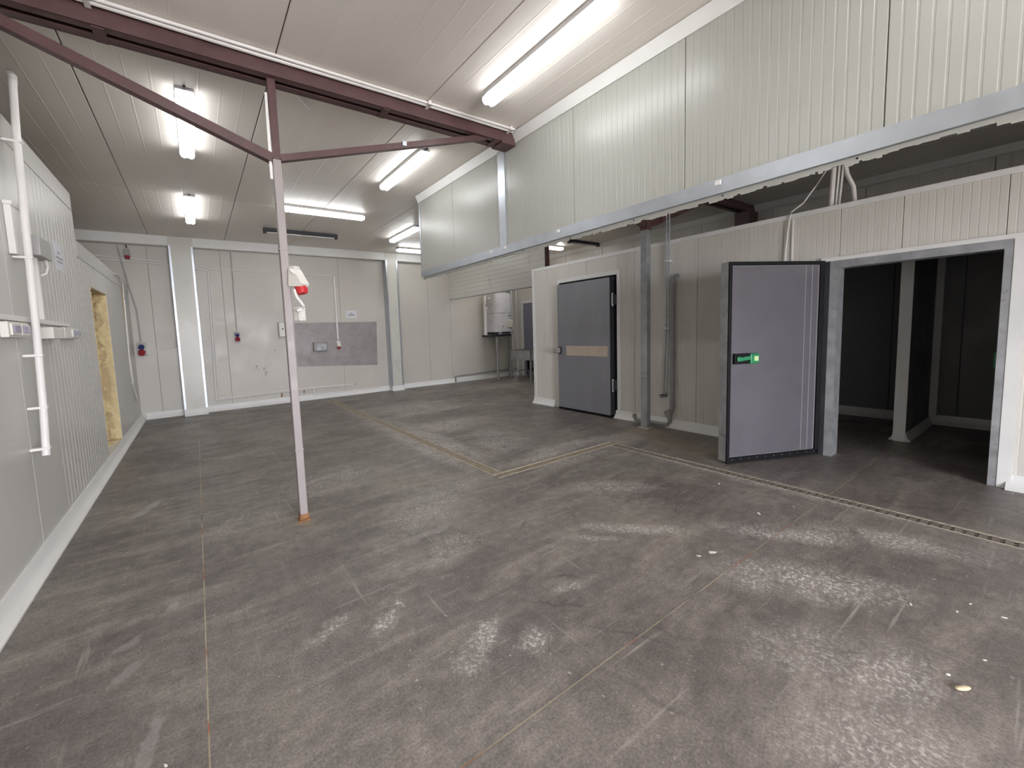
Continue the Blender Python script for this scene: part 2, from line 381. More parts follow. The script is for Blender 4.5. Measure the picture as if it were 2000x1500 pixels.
# ------------------------------------------------------------------ left partitions
OY0, OY1, OZ0, OZ1 = 6.2, 7.2, .12, 2.06
SY0, SY1, SZ0, SZ1 = 8.66, 8.95, 1.39, 2.36
Z1, Z2, YP = 2.92, 2.47, 5.72
wl = B()
xa, xb = -1.14, XL-.012
wl.box(xa, xb, YF, YP, 0, Z1-.002)
wl.box(xa, xb, YP, OY0, 0, Z2-.002).box(xa, xb, OY0, OY1, OZ1, Z2-.002).box(xa, xb, OY1, SY0, 0, Z2-.002)
wl.box(xa, xb, OY0, OY1, 0, OZ0)
wl.box(xa, xb-.05, SY0, SY1, 0, Z2-.002).box(xa, xb, SY0, SY1, 0, SZ0).box(xa, xb, SY0, SY1, SZ1, Z2-.002).box(xa, xb, SY1, YB, 0, Z2-.002)
wl = struct(wl, 'wall_left', 'core')
def lp(y0, y1, z0, z1, pitch=0, nm='panel'):
    # looks to +x: u=+y, v=+z
    panel(wl, (XL-.012, y0, z0), (0, 1, 0), (0, 0, 1), y1-y0, z1-z0, 'left', pitch=pitch, depth=.003, groove=.03, name=nm, edge=.001)
FL = .165
for a, b in ((YF, -1.4), (-1.4, .2), (.2, 1.8), (1.8, 3.72), (3.72, 4.38)): lp(a, b, 0, Z1-FL)
lp(4.38, YP, 0, Z1-FL, .1)
lp(YP, OY0, 0, Z2-FL, .1); lp(OY0, OY1, 0, OZ0); lp(OY0, OY1, OZ1, Z2-FL, .1); lp(OY1, SY0, 0, Z2-FL)
lp(SY0, SY1, 0, SZ0); lp(SY0, SY1, SZ1, Z2-FL); lp(SY1, YB, 0, Z2-FL)
B().box(xa-.006, XL+.004, YF, YP+.003, Z1, Z1+.004).box(XL-.004, XL+.004, YF, YP+.003, Z1-FL+.003, Z1).box(xa, XL+.004, YP, YP+.004, Z2, Z1).build('flashing', 'left', wl)
B().box(xa-.006, XL+.004, YP+.005, YB, Z2, Z2+.004).box(XL-.004, XL+.004, YP+.005, YB, Z2-FL+.003, Z2).build('flashing', 'left', wl)
# foam round the cut doorway: a lumpy jamb
def lumpy(name, parent, P0, du, dv, nu, nv, amp, mt, nrm, rough_from=0.):
    bm = bmesh.new(); P0, du, dv, nrm = map(Vector, (P0, du, dv, nrm)); g = []
    for i in range(nu+1):
        row = []
        for j in range(nv+1):
            q = P0+du*(i/nu)+dv*(j/nv)
            k = amp*(noise.noise(q*9)+.6*noise.noise(q*23)+.5*abs(noise.noise(q*47)))
            f = min(1, max(0, (i/nu-rough_from)*5)) if rough_from else 1
            row.append(bm.verts.new(q+nrm*k*f))
        g.append(row)
    for i in range(nu):
        for j in range(nv): bm.faces.new((g[i][j], g[i+1][j], g[i+1][j+1], g[i][j+1]))
    b = B(); b.bm.free(); b.bm = bm
    e = bmesh.ops.extrude_face_region(bm, geom=list(bm.faces))
    bmesh.ops.translate(bm, verts=[x for x in e['geom'] if isinstance(x, bmesh.types.BMVert)], vec=-nrm*.05)
    bmesh.ops.recalc_face_normals(bm, faces=bm.faces)
    return b.build(name, mt, parent, smooth='all')
lumpy('foam_jamb', wl, (XL-.004, OY1-.012, OZ0), (-.19, 0, 0), (0, 0, OZ1-OZ0), 14, 150, .05, 'foam', (0, -1, 0), .25)
lumpy('foam_jamb', wl, (XL-.004, OY0, OZ1-.012), (-.19, 0, 0), (0, OY1-OY0, 0), 12, 40, .02, 'foam', (0, 0, -1), .3)
lumpy('foam_jamb', wl, (XL-.004, OY0+.008, OZ0), (-.19, 0, 0), (0, 0, OZ1-OZ0), 12, 90, .02, 'foam', (0, 1, 0), .05)
lumpy('foam_strip', wl, (XL-.03, SY0, SZ0), (0, SY1-SY0, 0), (0, 0, SZ1-SZ0), 10, 40, .02, 'foam', (1, 0, 0))
B().box(-1.3, XL-.015, OY0+.05, OY1-.08, OZ0-.001, OZ0+.004).build('sill', 'white', wl)
bb = B()
for k in range(26):
    y = random.uniform(OY1-.5, OY1-.1); x = random.uniform(-1.08, XL-.03); r = random.uniform(.006, .02)
    bb.box(x-r, x+r, y-r, y+r*1.5, OZ0+.003, OZ0+.004+r*.8)
bb.build('foam_crumbs', 'foam', wl, kind='stuff')
rg = B()
for k in range(44):
    z = OZ0+.05+k*.043; r = random.uniform(.003, .011)
    rg.box(XL-.008, XL+.003+r*.3, OY0-r, OY0+random.uniform(.002, .012), z, z+random.uniform(.015, .04))
rg.build('torn_edge', 'foam', wl)
# end piece that closes the opening behind (next room is dark)
struct(B().box(-2.3, -2.2, 5.3, YB, 0, Z2), 'wall_beyond_opening', 'core')

# coved skirting
def cove(b, p0, ext, out, h=.115, wd=.07):
    b.prism([(0, 0), (wd, 0), (wd, .012), (wd*.62, .03), (wd*.33, .06), (.016, h-.012), (.012, h), (0, h)], p0, out, (0, 0, 1), ext); return b
struct(cove(B(), (XL, YF, 0), (0, YB-YF, 0), (1, 0, 0)), 'baseboard_left', 'white', True)

# ------------------------------------------------------------------ bulkhead over the right side
HB = 2.19
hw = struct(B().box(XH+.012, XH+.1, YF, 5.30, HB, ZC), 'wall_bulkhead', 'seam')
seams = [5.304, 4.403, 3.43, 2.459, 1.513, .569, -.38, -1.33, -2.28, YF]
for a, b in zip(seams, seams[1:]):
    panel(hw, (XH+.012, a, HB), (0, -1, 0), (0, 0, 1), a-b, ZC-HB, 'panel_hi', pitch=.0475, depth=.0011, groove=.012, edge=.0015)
B().box(XH-.004, XH+.102, 5.301, 5.306, HB-.01, ZC).build('end_cap', 'galv', hw)
B().box(XH-.0045, XH+.02, 5.27, 5.306, HB-.01, ZC-.07).build('corner_strip', 'galv', hw)
gs = B().box(XH-.012, XH+.001, 3.365, 3.475, HB+.07, ZC-.05); gs.build('joint_cover', 'galv', hw)
B().box(XH-.010, XH+.002, YF, 5.306, HB, HB+.085).box(XH-.010, XH+.112, YF, 5.306, HB-.004, HB).box(XH+.1, XH+.112, YF, 5.306, HB, HB+.07).build('bottom_channel', 'galv', hw)
# ragged strip of old sheet left hanging below the channel
rs = B(); y = 5.28; d = .03
while y > YF:
    wd = random.choice((.012, .02, .035, .05)); d = .034+.008*noise.noise(Vector((y*1.7, 0, 0)))+random.choice((-.007, 0, 0, .004, .007))
    if noise.noise(Vector((y*1.3, 5, 0))) > .38: d -= .016
    rs.prism([(0, 0), (-wd, 0), (-wd, -d), (-wd*.5, -d-random.uniform(-.002, .003)), (0, -d+.001)], (XH+.012, y, HB-.006), (0, 1, 0), (0, 0, 1), (.003, 0, 0)); y -= wd
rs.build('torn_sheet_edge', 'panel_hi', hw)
sn = B()
for k in range(12):
    y = 5.0-k*.62
    sn.tube([(XH+.0095, y, HB-.018), (XH+.0125, y, HB-.018)], .005, 6)
sn.build('screw_holes', 'black', hw)
# strings of mastic on the channel
for y in (3.37, 3.62, 2.62, 1.28):
    B().box(XH-.016, XH-.008, y, y+.035, HB+.045, HB+.075, .003).build('mastic_blob', 'white', hw)
# crown along the ceiling
struct(B().prism([(0, 0), (-.03, 0), (-.045, -.012), (-.012, -.085), (-.008, -.1), (0, -.1)][::-1], (XH-.0005, YF, ZC), (1, 0, 0), (0, 0, 1), (0, 5.31-YF, 0)), 'trim_1', 'white', True)

# ------------------------------------------------------------------ cold room block on the right
DY0, DY1, DZ = .36, 1.335, 1.885       # open doorway
cw = B(); a, b = XW+.012, XW+.12
cw.box(a, b, DY1, YE, 0, ZT).box(a, b, YF, DY0, 0, ZT).box(a, b, DY0, DY1, DZ, ZT)
cw.box(a, XR, YE-.12, YE, 0, ZT)
cw = struct(cw, 'wall_coldroom', 'seam')
cs = [YE, 5.27, 4.41, 3.547, 2.676, 1.795, .918, .04, -.84, -1.72, -2.6, YF]
def cp(y0, y1, z0, z1): panel(cw, (XW+.012, y1, z0), (0, -1, 0), (0, 0, 1), y1-y0, z1-z0, 'low', pitch=.0475, depth=.0009, groove=.010, edge=.0015)
for p, q in zip(cs, cs[1:]):
    hi, lo = p, q
    segs = []
    if lo < DY1 and hi > DY0:
        if hi > DY1: cp(DY1, hi, 0, ZT-.005)
        if lo < DY0: cp(lo, DY0, 0, ZT-.005)
        cp(max(lo, DY0), min(hi, DY1), DZ, ZT-.005)
    else: cp(lo, hi, 0, ZT-.005)
panel(cw, (XR, YE, 0), (-1, 0, 0), (0, 0, 1), XR-XW, ZT, 'low', pitch=.1, depth=.001)
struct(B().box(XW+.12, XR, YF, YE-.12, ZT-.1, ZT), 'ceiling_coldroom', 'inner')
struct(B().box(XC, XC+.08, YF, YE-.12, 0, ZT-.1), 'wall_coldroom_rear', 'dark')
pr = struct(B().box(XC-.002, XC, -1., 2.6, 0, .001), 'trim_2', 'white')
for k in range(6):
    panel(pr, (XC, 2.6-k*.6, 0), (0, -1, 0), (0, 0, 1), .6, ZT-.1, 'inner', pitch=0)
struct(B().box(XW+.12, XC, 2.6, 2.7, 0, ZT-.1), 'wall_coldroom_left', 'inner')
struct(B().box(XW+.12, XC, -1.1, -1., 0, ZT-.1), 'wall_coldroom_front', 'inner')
# capping strip on the wall top, corner strip, skirting
struct(B().box(XW-.006, XW+.13, YF, YE+.006, ZT, ZT+.006).box(XW-.006, XW-.0005, YF, YE+.006, ZT-.042, ZT), 'trim_3', 'white')
struct(B().box(XW-.005, XW-.0005, YE-.07, YE+.006, .1, ZT-.043).box(XW-.005, XW+.07, YE+.001, YE+.006, .1, ZT-.043), 'trim_4', 'white')
bs = B(); cove(bs, (XW, 5.12, 0), (0, YE-5.12, 0), (-1, 0, 0)); cove(bs, (XW, 1.47, 0), (0, 3.86-1.47, 0), (-1, 0, 0)); cove(bs, (XW, YF, 0), (0, .27-YF, 0), (-1, 0, 0))
struct(bs, 'baseboard_right', 'white', True)
bs = B(); cove(bs, (XC-.012, -1., 0), (0, 3.6, 0), (-1, 0, 0)); struct(bs, 'baseboard_coldroom', 'white', True)
# free-standing partition inside
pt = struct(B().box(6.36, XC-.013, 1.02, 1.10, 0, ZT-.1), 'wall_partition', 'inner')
B().box(6.35, 6.364, 1.012, 1.108, 0, ZT-.1).build('edge_strip', 'white', pt)
q = B(); cove(q, (6.38, 1.02, 0), (XC-.09-6.38, 0, 0), (0, -1, 0), .09, .045); q.build('skirting', 'white', pt, True)
q = B(); cove(q, (6.38, 1.10, 0), (XC-.09-6.38, 0, 0), (0, 1, 0), .09, .045); q.build('skirting', 'white', pt, True)
B().box(7.60, XC-.013, .955, 1.0195, .1, ZT-.1).build('corner_strip', 'white', pt)

# door 2: frame and open leaf
d2 = struct(B().box(XW-.02, XW+.16, DY1-.001, DY1+.06, 0, DZ+.05).box(XW-.02, XW+.16, DY0-.045, DY0+.001, 0, DZ+.05).box(XW-.02, XW+.16, DY0, DY1, DZ-.02, DZ+.05), 'door_2', 'galv_dull', label='steel frame of the open cold room doorway')
B().box(XW-.024, XW-.006, DY0-.11, DY1+.13, DZ+.05, DZ+.085).build('casing', 'white', d2)
B().box(XW-.024, XW-.006, DY0-.115, DY0-.045, 0, DZ+.05).build('casing', 'white', d2)
B().box(XW-.022, XW-.006, DY1+.06, DY1+.115, 0, DZ+.05).build('shaded_hinge_strip', 'dark', d2)  # dark colour puts the shadow beside the hinges into this metal strip
B().box(XW+.13, XW+.19, DY0+.001, DY0+.025, .93, 1.06, .006).build('strike_catch', 'green', d2)
H0, H1 = F(1608, 886), F(1417, 907)
H0 = H1+(H0-H1)*((XW-.03-H1.x)/(H0.x-H1.x))   # hinge line just proud of the wall
dv = (H1-H0); L = dv.length; ang = math.atan2(dv.y, dv.x)
lf = bpy.data.objects.new('door_leaf', None); COL.objects.link(lf); lf.parent = d2; lf.location = H0; lf.rotation_euler[2] = ang
ORG[lf] = Vector((0, 0, 0))
zb, zt, th = .02, 1.945, .095
B().box(0, L, -th, -.004, zb, zt, .004).build('core', 'galv_dull', lf)
B().box(.052, L-.035, -.004, .002, zb+.05, zt-.04).build('face_sheet', 'film', lf, label='lilac protective film')
B().box(0, .05, -.004, .014, zb, zt, .004).box(L-.032, L, -.004, .012, zb, zt, .004).box(.03, L-.03, -.004, .012, zt-.036, zt, .004).build('gasket', 'black', lf)
B().box(.0, L, -.004, .014, zb-.012, zb+.045, .003).build('bottom_seal', 'black', lf)
q = B()
for k in range(11): q.tube([(.06+k*(L-.12)/10, .012, zb+.025), (.06+k*(L-.12)/10, .0165, zb+.025)], .004, 6)
q.build('seal_screws', 'galv', lf)
for x in (.062, .135, .21):
    B().box(x, x+.003, .001, .0035, zb+.055, zt-.045).build('film_edge', 'grey', lf)
hz = 1.03
hd = B().box(L-.22, L-.055, .002, .03, hz-.05, hz+.05, .006).build('release_handle', 'black', lf, label='black and green inside door release')
B().box(L-.30, L-.205, .010, .058, hz-.05, hz+.048, .008).build('push_block', 'green', hd)
B().beam((L-.21, .045, hz+.01), (L-.09, .04, hz-.005), .018, .035).box(L-.11, L-.07, .03, .05, hz-.022, hz+.022, .006).build('lever', 'green', hd)
B().box(L-.285, L-.24, .058, .062, hz-.022, hz+.022).build('button', 'glow', hd)
for z in (.35, 1.6):
    B().box(-.035, .05, -th-.02, -th+.001, z, z+.14, .004).tube([(-.03, -th-.012, z-.02), (-.03, -th-.012, z+.16)], .014, 10).build('hinge', 'dark', lf)

# door 1: closed leaf
xf = XW-.105
y0, y1 = PX(1191, 680, xf).y, PX(1090, 680, xf).y
d1 = struct(B().box(xf+.008, XW-.012, y0, y1, .015, 2.10, .004), 'door_1', 'dark', label='closed grey cold room door')
B().box(xf, xf+.0075, y0, y1, .02, 2.10, .003).build('face_sheet', 'door', d1)
B().box(xf+.01, XW-.012, y0-.004, y0+.001, .05, 2.08).build('edge_sheet', 'dark', d1)
B().box(xf-.003, XW-.012, y0-.005, y1, .005, .04).build('bottom_seal', 'black', d1)
B().box(XW-.03, XW-.002, y0-.004, y1+.02, 2.105, 2.135).build('top_gap', 'black', d1)
B().box(XW-.008, XW-.0008, y0-.058, y0-.006, .0, 2.138).build('hinge_gap', 'black', d1)
for z in (.42, 1.70):
    h = B().box(xf+.02, XW-.0125, y0-.055, y0-.005, z, z+.15, .004).build('hinge', 'dark', d1)
    B().tube([(xf+.03, y0-.03, z-.02), (xf+.03, y0-.03, z+.17)], .016, 10).build('pin', 'galv_dull', h)
B().box(XW-.016, XW-.0005, y0-.11, y0-.06, 0, 2.1395).build('casing', 'white', d1)
B().box(XW-.016, XW-.0005, y0-.11, y1+.075, 2.14, 2.20).build('casing', 'white', d1)
B().box(XW-.016, XW-.0005, y1+.03, y1+.075, 0, 2.1395).build('casing', 'white', d1)
hp = PX(1092, 684, xf)
hh = B().box(xf-.012, xf+.001, y1-.085, y1-.005, hp.z-.06, hp.z+.06, .004).build('latch_handle', 'dark', d1)
B().box(xf-.07, xf-.010, y1-.07, y1+.06, hp.z-.045, hp.z+.045, .014).build('grip', 'pvcgrey', hh)
B().box(xf-.04, XW-.013, y1+.032, y1+.085, hp.z-.05, hp.z+.04, .006).build('strike', 'dark', hh)
ta, tb = PX(1106, 674, xf), PX(1187, 697, xf)
B().box(xf-.0025, xf-.0005, tb.y, ta.y, tb.z, ta.z-.01).build('tape_strip', 'tape', d1, label='band of brown packing tape')

# ------------------------------------------------------------------ alcove lintel, pillars, back trims
LX, LZ = 5.765, 2.25
li = struct(B().box(LX+.012, LX+.1, 5.86, YB, LZ, ZC), 'wall_lintel', 'core')
# horizontal ribs: u = z, v = +y -> z x y = -x
panel(li, (LX+.012, 5.87, LZ), (0, 0, 1), (0, 1, 0), ZC-LZ, YB-5.87, 'panel', pitch=.1, depth=.004, groove=.03)
B().box(LX-.004, LX+.104, 5.852, 5.872, LZ, ZC).build('end_angle', 'red', li)
B().box(LX-.003, LX+.104, 5.86, YB, LZ-.012, LZ).build('bottom_strip', 'galv', li)
struct(B().box(-3.5, LX, YB-.19, YB, 3.15, ZC), 'trim_5', 'white')
def pillar(n, x0, x1, label):
    t = thing('wall_pillar', ((x0+x1)/2, YB-.1, 0), label, 'pillar', 'clad pillars on the back wall')
    yf = YB-.2
    B().box(x0, x1, yf, YB-.002, 0, ZC-.002).build('cladding', 'panel', t)
    for x, s in ((x0, 1), (x1, -1)):
        B().box(x-s*.004, x+s*.034, yf-.005, yf-.0005, .12, 3.148).box(x-s*.004, x-s*.0005, yf-.005, YB-.002, .12, 3.148).build('corner_strip', 'galv', t)
    q = B(); cove(q, (x0, yf, 0), (x1-x0, 0, 0), (0, -1, 0)); q.build('skirting', 'white', t, True)
pillar(1, -.285, .09, 'panel-clad pillar with metal corner strips, left of the hanging sockets')
pillar(2, 3.90, 4.205, 'panel-clad pillar with metal corner strips, right of the steel splashback')
q = B()
for a, b in ((XL+.07, -.285), (.09, 3.90), (4.205, XR)): cove(q, (a, YB, 0), (b-a, 0, 0), (0, -1, 0))
struct(q, 'baseboard_back', 'white', True)
struct(B().prism([(0, 0), (-.07, 0), (-.02, -.09), (0, -.1)][::-1], (XR, YF, ZC), (1, 0, 0), (0, 0, 1), (0, YB-YF, 0)), 'trim_6', 'white')

# ------------------------------------------------------------------ steel frames
PXc, PYc = .58, 3.25
fr = thing('support_post', (PXc, PYc, 0), 'slim steel post with red beam and two braces in mid room', 'post')
def chan(b, y, x0, x1, s):
    # rolled channel: web + two flanges
    z0, z1 = 3.205, ZC-.001
    b.box(x0, x1, y-.004, y+.004, z0, z1); b.box(x0, x1, min(y, y+s*.055), max(y, y+s*.055), z0, z0+.009); b.box(x0, x1, min(y, y+s*.055), max(y, y+s*.055), z1-.009, z1); return b
chan(B(), PYc-.055, -3.4, XH-.004, 1).build('beam', 'red', fr)
chan(B(), PYc+.10, -3.4, XH-.004, -1).build('beam', 'red', fr)
for x in (-2.2, -1.2, -.32, 1.43, 2.55):
    B().box(x-.03, x+.03, PYc-.05, PYc+.095, 3.196, 3.204).build('batten_plate', 'red', fr)
B().box(2.60, XH-.004, PYc-.06, PYc+.105, 3.19, 3.204).build('end_plate', 'red', fr)
hs = .028
B().box(PXc-hs, PXc+hs, PYc-hs, PYc+hs, .03, 2.66, .006).build('post_shaft', 'postpaint', fr, label='pale painted lower post')
for z in (.55, 2.03): B().box(PXc-.031, PXc+.031, PYc-.031, PYc+.031, z, z+.01).build('post_band', 'postpaint', fr)
B().box(PXc-hs*.95, PXc+hs*.95, PYc-hs*.95, PYc+hs*.95, 2.66, 3.204, .005).build('post_head', 'red', fr)
q = B().box(PXc-.042, PXc+.042, PYc-.042, PYc+.042, 0, .012, .003).box(PXc-.033, PXc+.033, PYc-.033, PYc+.033, .012, .055, .006); q.build('base_plate', 'rust', fr)
B().beam((PXc-.026, PYc, 2.665), (-1.0, PYc, 3.215), .06, .06).build('brace', 'red', fr)
B().beam((PXc+.026, PYc, 2.675), (2.45, PYc, 3.225), .05, .045).build('brace', 'red', fr)
B().box(1.56, 1.60, PYc-.035, PYc+.0, 2.955, 2.995, .004).build('brace_clip', 'galv', fr)
B().beam((PXc-.042, PYc-.012, 2.52), (PXc-.038, PYc-.012, 3.10), .016, .016).build('side_conduit', 'conduit', fr)
f2 = thing('support_post', (4.94, 3.19, 0), 'galvanised post with red braces standing before the cold room wall', 'post')
px, py = 4.945, 3.20
B().box(px-.042, px+.042, py-.045, py+.045, .01, 2.60, .004).build('post_shaft', 'galv_dull', f2)
B().box(px-.045, px+.045, py-.048, py+.048, 2.60, 3.204).build('post_head', 'red', f2)
B().box(px-.07, px+.07, py-.07, py+.07, 0, .01).build('base_plate', 'sand', f2)
B().box(px-.044, px+.044, py-.047, py+.047, .70, .715).build('post_band', 'galv', f2)
chan(B(), PYc-.055, XH+.116, XR-.02, 1).build('beam', 'red', f2); chan(B(), PYc+.10, XH+.116, XR-.02, -1).build('beam', 'red', f2)
B().beam((px+.04, py, 2.66), (6.5, py+.02, 3.20), .06, .07).build('brace', 'red', f2)
B().beam((px-.04, py, 2.66), (3.5, py+.02, 3.20), .06, .07).build('brace', 'red', f2)
B().prism([(0, 0), (-.5, .46), (0, .46)], (px-.04, py, 2.66), (1, 0, 0), (0, 0, 1), (0, .01, 0)).build('gusset', 'red', f2)
B().box(XR-.32, XR-.02, PYc-.10, PYc+.13, 2.95, 3.204).build('end_bracket', 'red', f2)
B().box(XR-.14, XR-.02, PYc-.09, PYc+.10, ZT+.008, 2.95).build('wall_post', 'red', f2)

# ------------------------------------------------------------------ fluorescent fixtures
def lamp(x, y, ln, axis, label, on=True, z=ZC, group='ceiling fluorescent lights'):
    t = thing('fluorescent_light', (x, y, z), label, 'ceiling light', group, rz=0 if axis == 'x' else math.pi/2, local=True)
    h = ln/2
    if on:
        B().box(-h+.03, h-.03, -.0605, .0605, -.037, -.0015, .005).build('housing', 'grey', t)
        pr_ = [(-.056, -.036), (-.061, -.062), (-.05, -.084), (-.028, -.094), (0, -.084), (.028, -.094), (.05, -.084), (.061, -.062), (.056, -.036)]
        B().prism(pr_, (-h+.03, 0, 0), (0, 1, 0), (0, 0, 1), (2*h-.06, 0, 0)).build('diffuser', 'lamp', t)
        for s in (-1, 1):
            B().prism([(a*1.04, c*1.02) for a, c in pr_], (s*(h-.03), 0, 0), (0, 1, 0), (0, 0, 1), (s*.03, 0, 0)).build('end_cap', 'capclear', t)
            B().box(s*(h-.03), s*(h+.025), -.009, .009, -.03, -.014).build('cable_gland', 'dark', t)
    else:
        B().box(-h, h, -.04, .04, -.05, -.0015, .005).build('housing', 'dark', t)
        for s in (-1, 1): B().box(s*h, s*(h-.05), -.042, .042, -.085, -.05, .005).build('lamp_holder', 'dark', t)
        B().tube([(-h+.05, 0, -.068), (h-.05, 0, -.068)], .013, 10).build('tube', 'tube_off', t, True)
    return t
LX1 = 2.15
lamp(LX1, 2.20, 1.20, 'y', 'lit fluorescent light nearest the camera, beside the bulkhead')
lamp(LX1+.01, 4.48, 1.16, 'y', 'lit fluorescent light just beyond the red beam, near the bulkhead end')
lamp(.08, 4.46, 1.24, 'y', 'lit fluorescent light crossed by the left red brace')
lamp(.08, 7.20, 1.30, 'y', 'lit fluorescent light above the left pillar')
lamp(1.76, 6.50, 1.28, 'x', 'lit fluorescent light running crosswise behind the slim post')
lamp(1.77, 8.02, 1.28, 'x', 'dark unlit bare-tube light crosswise near the back wall', on=False)
lamp(3.46, 7.27, 1.16, 'y', 'lit fluorescent light just left of the far bulkhead end')
lamp(4.45, 8.60, 1.10, 'x', 'lit crosswise fluorescent light closest to the right pillar')
lamp(6.9, 7.03, 1.16, 'x', 'lit fluorescent light peeking out beneath the bulkhead past the lintel')
lamp(7.52, 6.40, 1.0, 'x', 'dark unlit light below the bulkhead, near the right wall', on=False)
lamp(4.2, 5.0, 1.2, 'y', 'added unseen lit fluorescent light behind the bulkhead end, above the closed door')  # added out of sight to brighten the cold room wall
lamp(6.75, 8.3, 1.2, 'x', 'added unseen lit fluorescent light inside the alcove behind the lintel')  # hidden lamp added to brighten the alcove
lamp(LX1, -.1, 1.2, 'y', 'lit fluorescent light overhead beside the camera, near the bulkhead')
lamp(.08, 1.75, 1.24, 'y', 'lit fluorescent light overhead in front of the camera, near the left wall')
lamp(LX1, -2.4, 1.2, 'y', 'added unseen lit fluorescent light behind the camera, beside the bulkhead')  # unseen extra lamp, added to even out the light on the near floor
lamp(.08, -1.0, 1.24, 'y', 'lit fluorescent light behind the camera, near the left wall')
lamp(.08, -3.6, 1.24, 'y', 'added unseen lit fluorescent light furthest behind the camera, near the left wall')  # also added out of view, to spread light over the near floor

# ------------------------------------------------------------------ conduits along the beam and ceiling
yc = PYc-.085
cb = B().tube([(-3.4, yc, ZC-.017), (-.3, yc-.004, ZC-.017), (.5, yc, ZC-.02), (1.6, yc-.006, ZC-.017), (XH-.06, yc, ZC-.017)], .014, 8)
cb.build('beam_conduit', 'conduit', None, True, label='white conduit running along the near side of the red beam', cat='conduit')
B().tube([(-3.4, yc-.032, ZC-.013), (.4, yc-.034, ZC-.013), (1.5, yc-.03, ZC-.013), (XH-.06, yc-.035, ZC-.013)], .011, 8).build('beam_conduit', 'conduit', None, True, label='thinner white conduit on the camera side of the beam conduit', cat='conduit')
for x, lb in ((-.35, 'leftmost'), (1.78, 'middle'), (2.66, 'rightmost')):
    B().box(x-.014, x+.014, yc-.055, yc+.018, ZC-.040, ZC-.0355).box(x-.014, x+.014, yc-.055, yc-.05, ZC-.04, ZC-.001).build('conduit_clip', 'conduit', None, label=lb+' small white clip holding the conduits along the red beam', cat='clip', group='clips on the beam conduits')
B().tube([F(562, 168, 3.30), F(580, 188, 3.302), F(604, 213, 3.304)], .009, 6).build('loose_conduit', 'conduit', None, True, label='short loose white rod on the ceiling right of the post head', cat='conduit')

# ------------------------------------------------------------------ left wall services
xo = XL+.07
pp = [Vector((xo, PX(x, y, xo).y, PX(x, y, xo).z)) for x, y in ((24, 157), (31, 260), (42, 420), (58, 650), (74, 800), (86, 893))]
for i, p in enumerate(pp): p.y = 4.02 + (3.70-4.02)*i/5
t = thing('wall_pipe', (xo, 3.7, pp[-1].z), 'tall thick white pipe clamped to the left wall', 'pipe')
B().tube(pp, .021, 12).build('pipe_run', 'conduit', t, True)
B().tube([pp[0]+Vector((0, .002, -.02)), pp[0]+Vector((0, .01, .03)), pp[0]+Vector((-.015, .04, .055))], .0235, 12).build('pipe_elbow', 'conduit', t, True)
for f_ in (.22, .47, .66, .80, .97):
    i = min(4, int(f_*5)); q_ = pp[i].lerp(pp[i+1], f_*5-i)
    B().box(XL+.0005, xo+.024, q_.y-.024, q_.y+.024, q_.z-.008, q_.z+.008, .003).build('clamp', 'conduit', t)
def wallbox(name, y0, y1, z0, z1, d, label, cat, flaps=(), mt='plastic', group=None, fm='lilac'):
    t = thing(name, (XL, (y0+y1)/2, z0), label, cat, group)
    B().box(XL+.0005, XL+d, y0, y1, z0, z1, .006).build('body', mt, t)
    for (a, b) in flaps:
        B().box(XL+d, XL+d+.012, a, b, z0+.012, z1-.012, .004).build('frame', 'plastic', t)
        B().box(XL+d+.012, XL+d+.018, a+.018, b-.018, z0+.028, z1-.024, .003).build('flap', fm, t)
    return t
wallbox('socket_box', 3.47, 3.82, 1.465, 1.56, .038, 'white double wall socket left of the thick pipe', 'socket', ((3.49, 3.635), (3.655, 3.80)))
wallbox('socket_box', 4.72, 5.20, 1.465, 1.56, .038, 'white double wall socket right of the thick pipe', 'socket', ((4.92, 5.05), (5.06, 5.19)))
wallbox('junction_box', 4.20, 4.50, 1.46, 1.545, .075, 'white cable outlet box between the two wall sockets', 'box')
wallbox('junction_box', 4.13, 4.42, 2.05, 2.19, .075, 'grey junction box high beside the thick pipe', 'box', mt='grey')
B().box(XL+.0005, XL+.03, 3.30, 4.95, 1.567, 1.60, .003).build('cable_trunking', 'conduit', None, label='horizontal white trunking above the wall sockets', cat='trunking')
B().box(XL+.0005, XL+.028, 4.24, 4.275, 1.602, 2.048, .003).build('cable_trunking', 'conduit', None, label='vertical white trunking below the grey junction box', cat='trunking')
B().box(XL+.0005, XL+.022, 4.20, 4.23, 2.192, 2.74, .003).build('cable_trunking', 'conduit', None, label='vertical white trunking above the grey junction box', cat='trunking')
B().box(XL+.0005, XL+.035, 3.80, 3.97, 2.0, 2.31, .004).box(XL+.0005, XL+.045, 3.79, 3.98, 2.305, 2.33, .004).build('cover_plate', 'conduit', None, label='flat white cover plate left of the thick pipe', cat='cover')
B().tube([(XL+.05, 4.36, 2.05), (XL+.05, 4.385, 2.0), (XL+.04, 4.37, 1.95), (XL+.02, 4.33, 1.93)], .008, 6).build('wall_cable', 'conduit', None, True, label='short looped cable below the grey junction box', cat='cable')
def notice(name, p0, u, wd, ht, n, label):
    t = thing(name, p0, label, 'notice'); p0, u, n = Vector(p0), Vector(u), Vector(n)
    B().prism([(0, 0), (wd, 0), (wd, ht), (0, ht)], p0+n*.001, u, (0, 0, 1), n*.0012).build('sheet', 'paper', t)
    for f0, f1, h in ((.36, .62, .60), (.15, .88, .42), (.22, .80, .28)):
        B().prism([(wd*f0, ht*h), (wd*f1, ht*h), (wd*f1, ht*h+.016), (wd*f0, ht*h+.016)], p0+n*.0023, u, (0, 0, 1), n*.0006).build('print_line', 'ink', t)
notice('paper_notice', (XL, 4.86, 2.06), (0, 1, 0), .30, .24, (1, 0, 0), 'faded paper notice on the ribbed left wall')
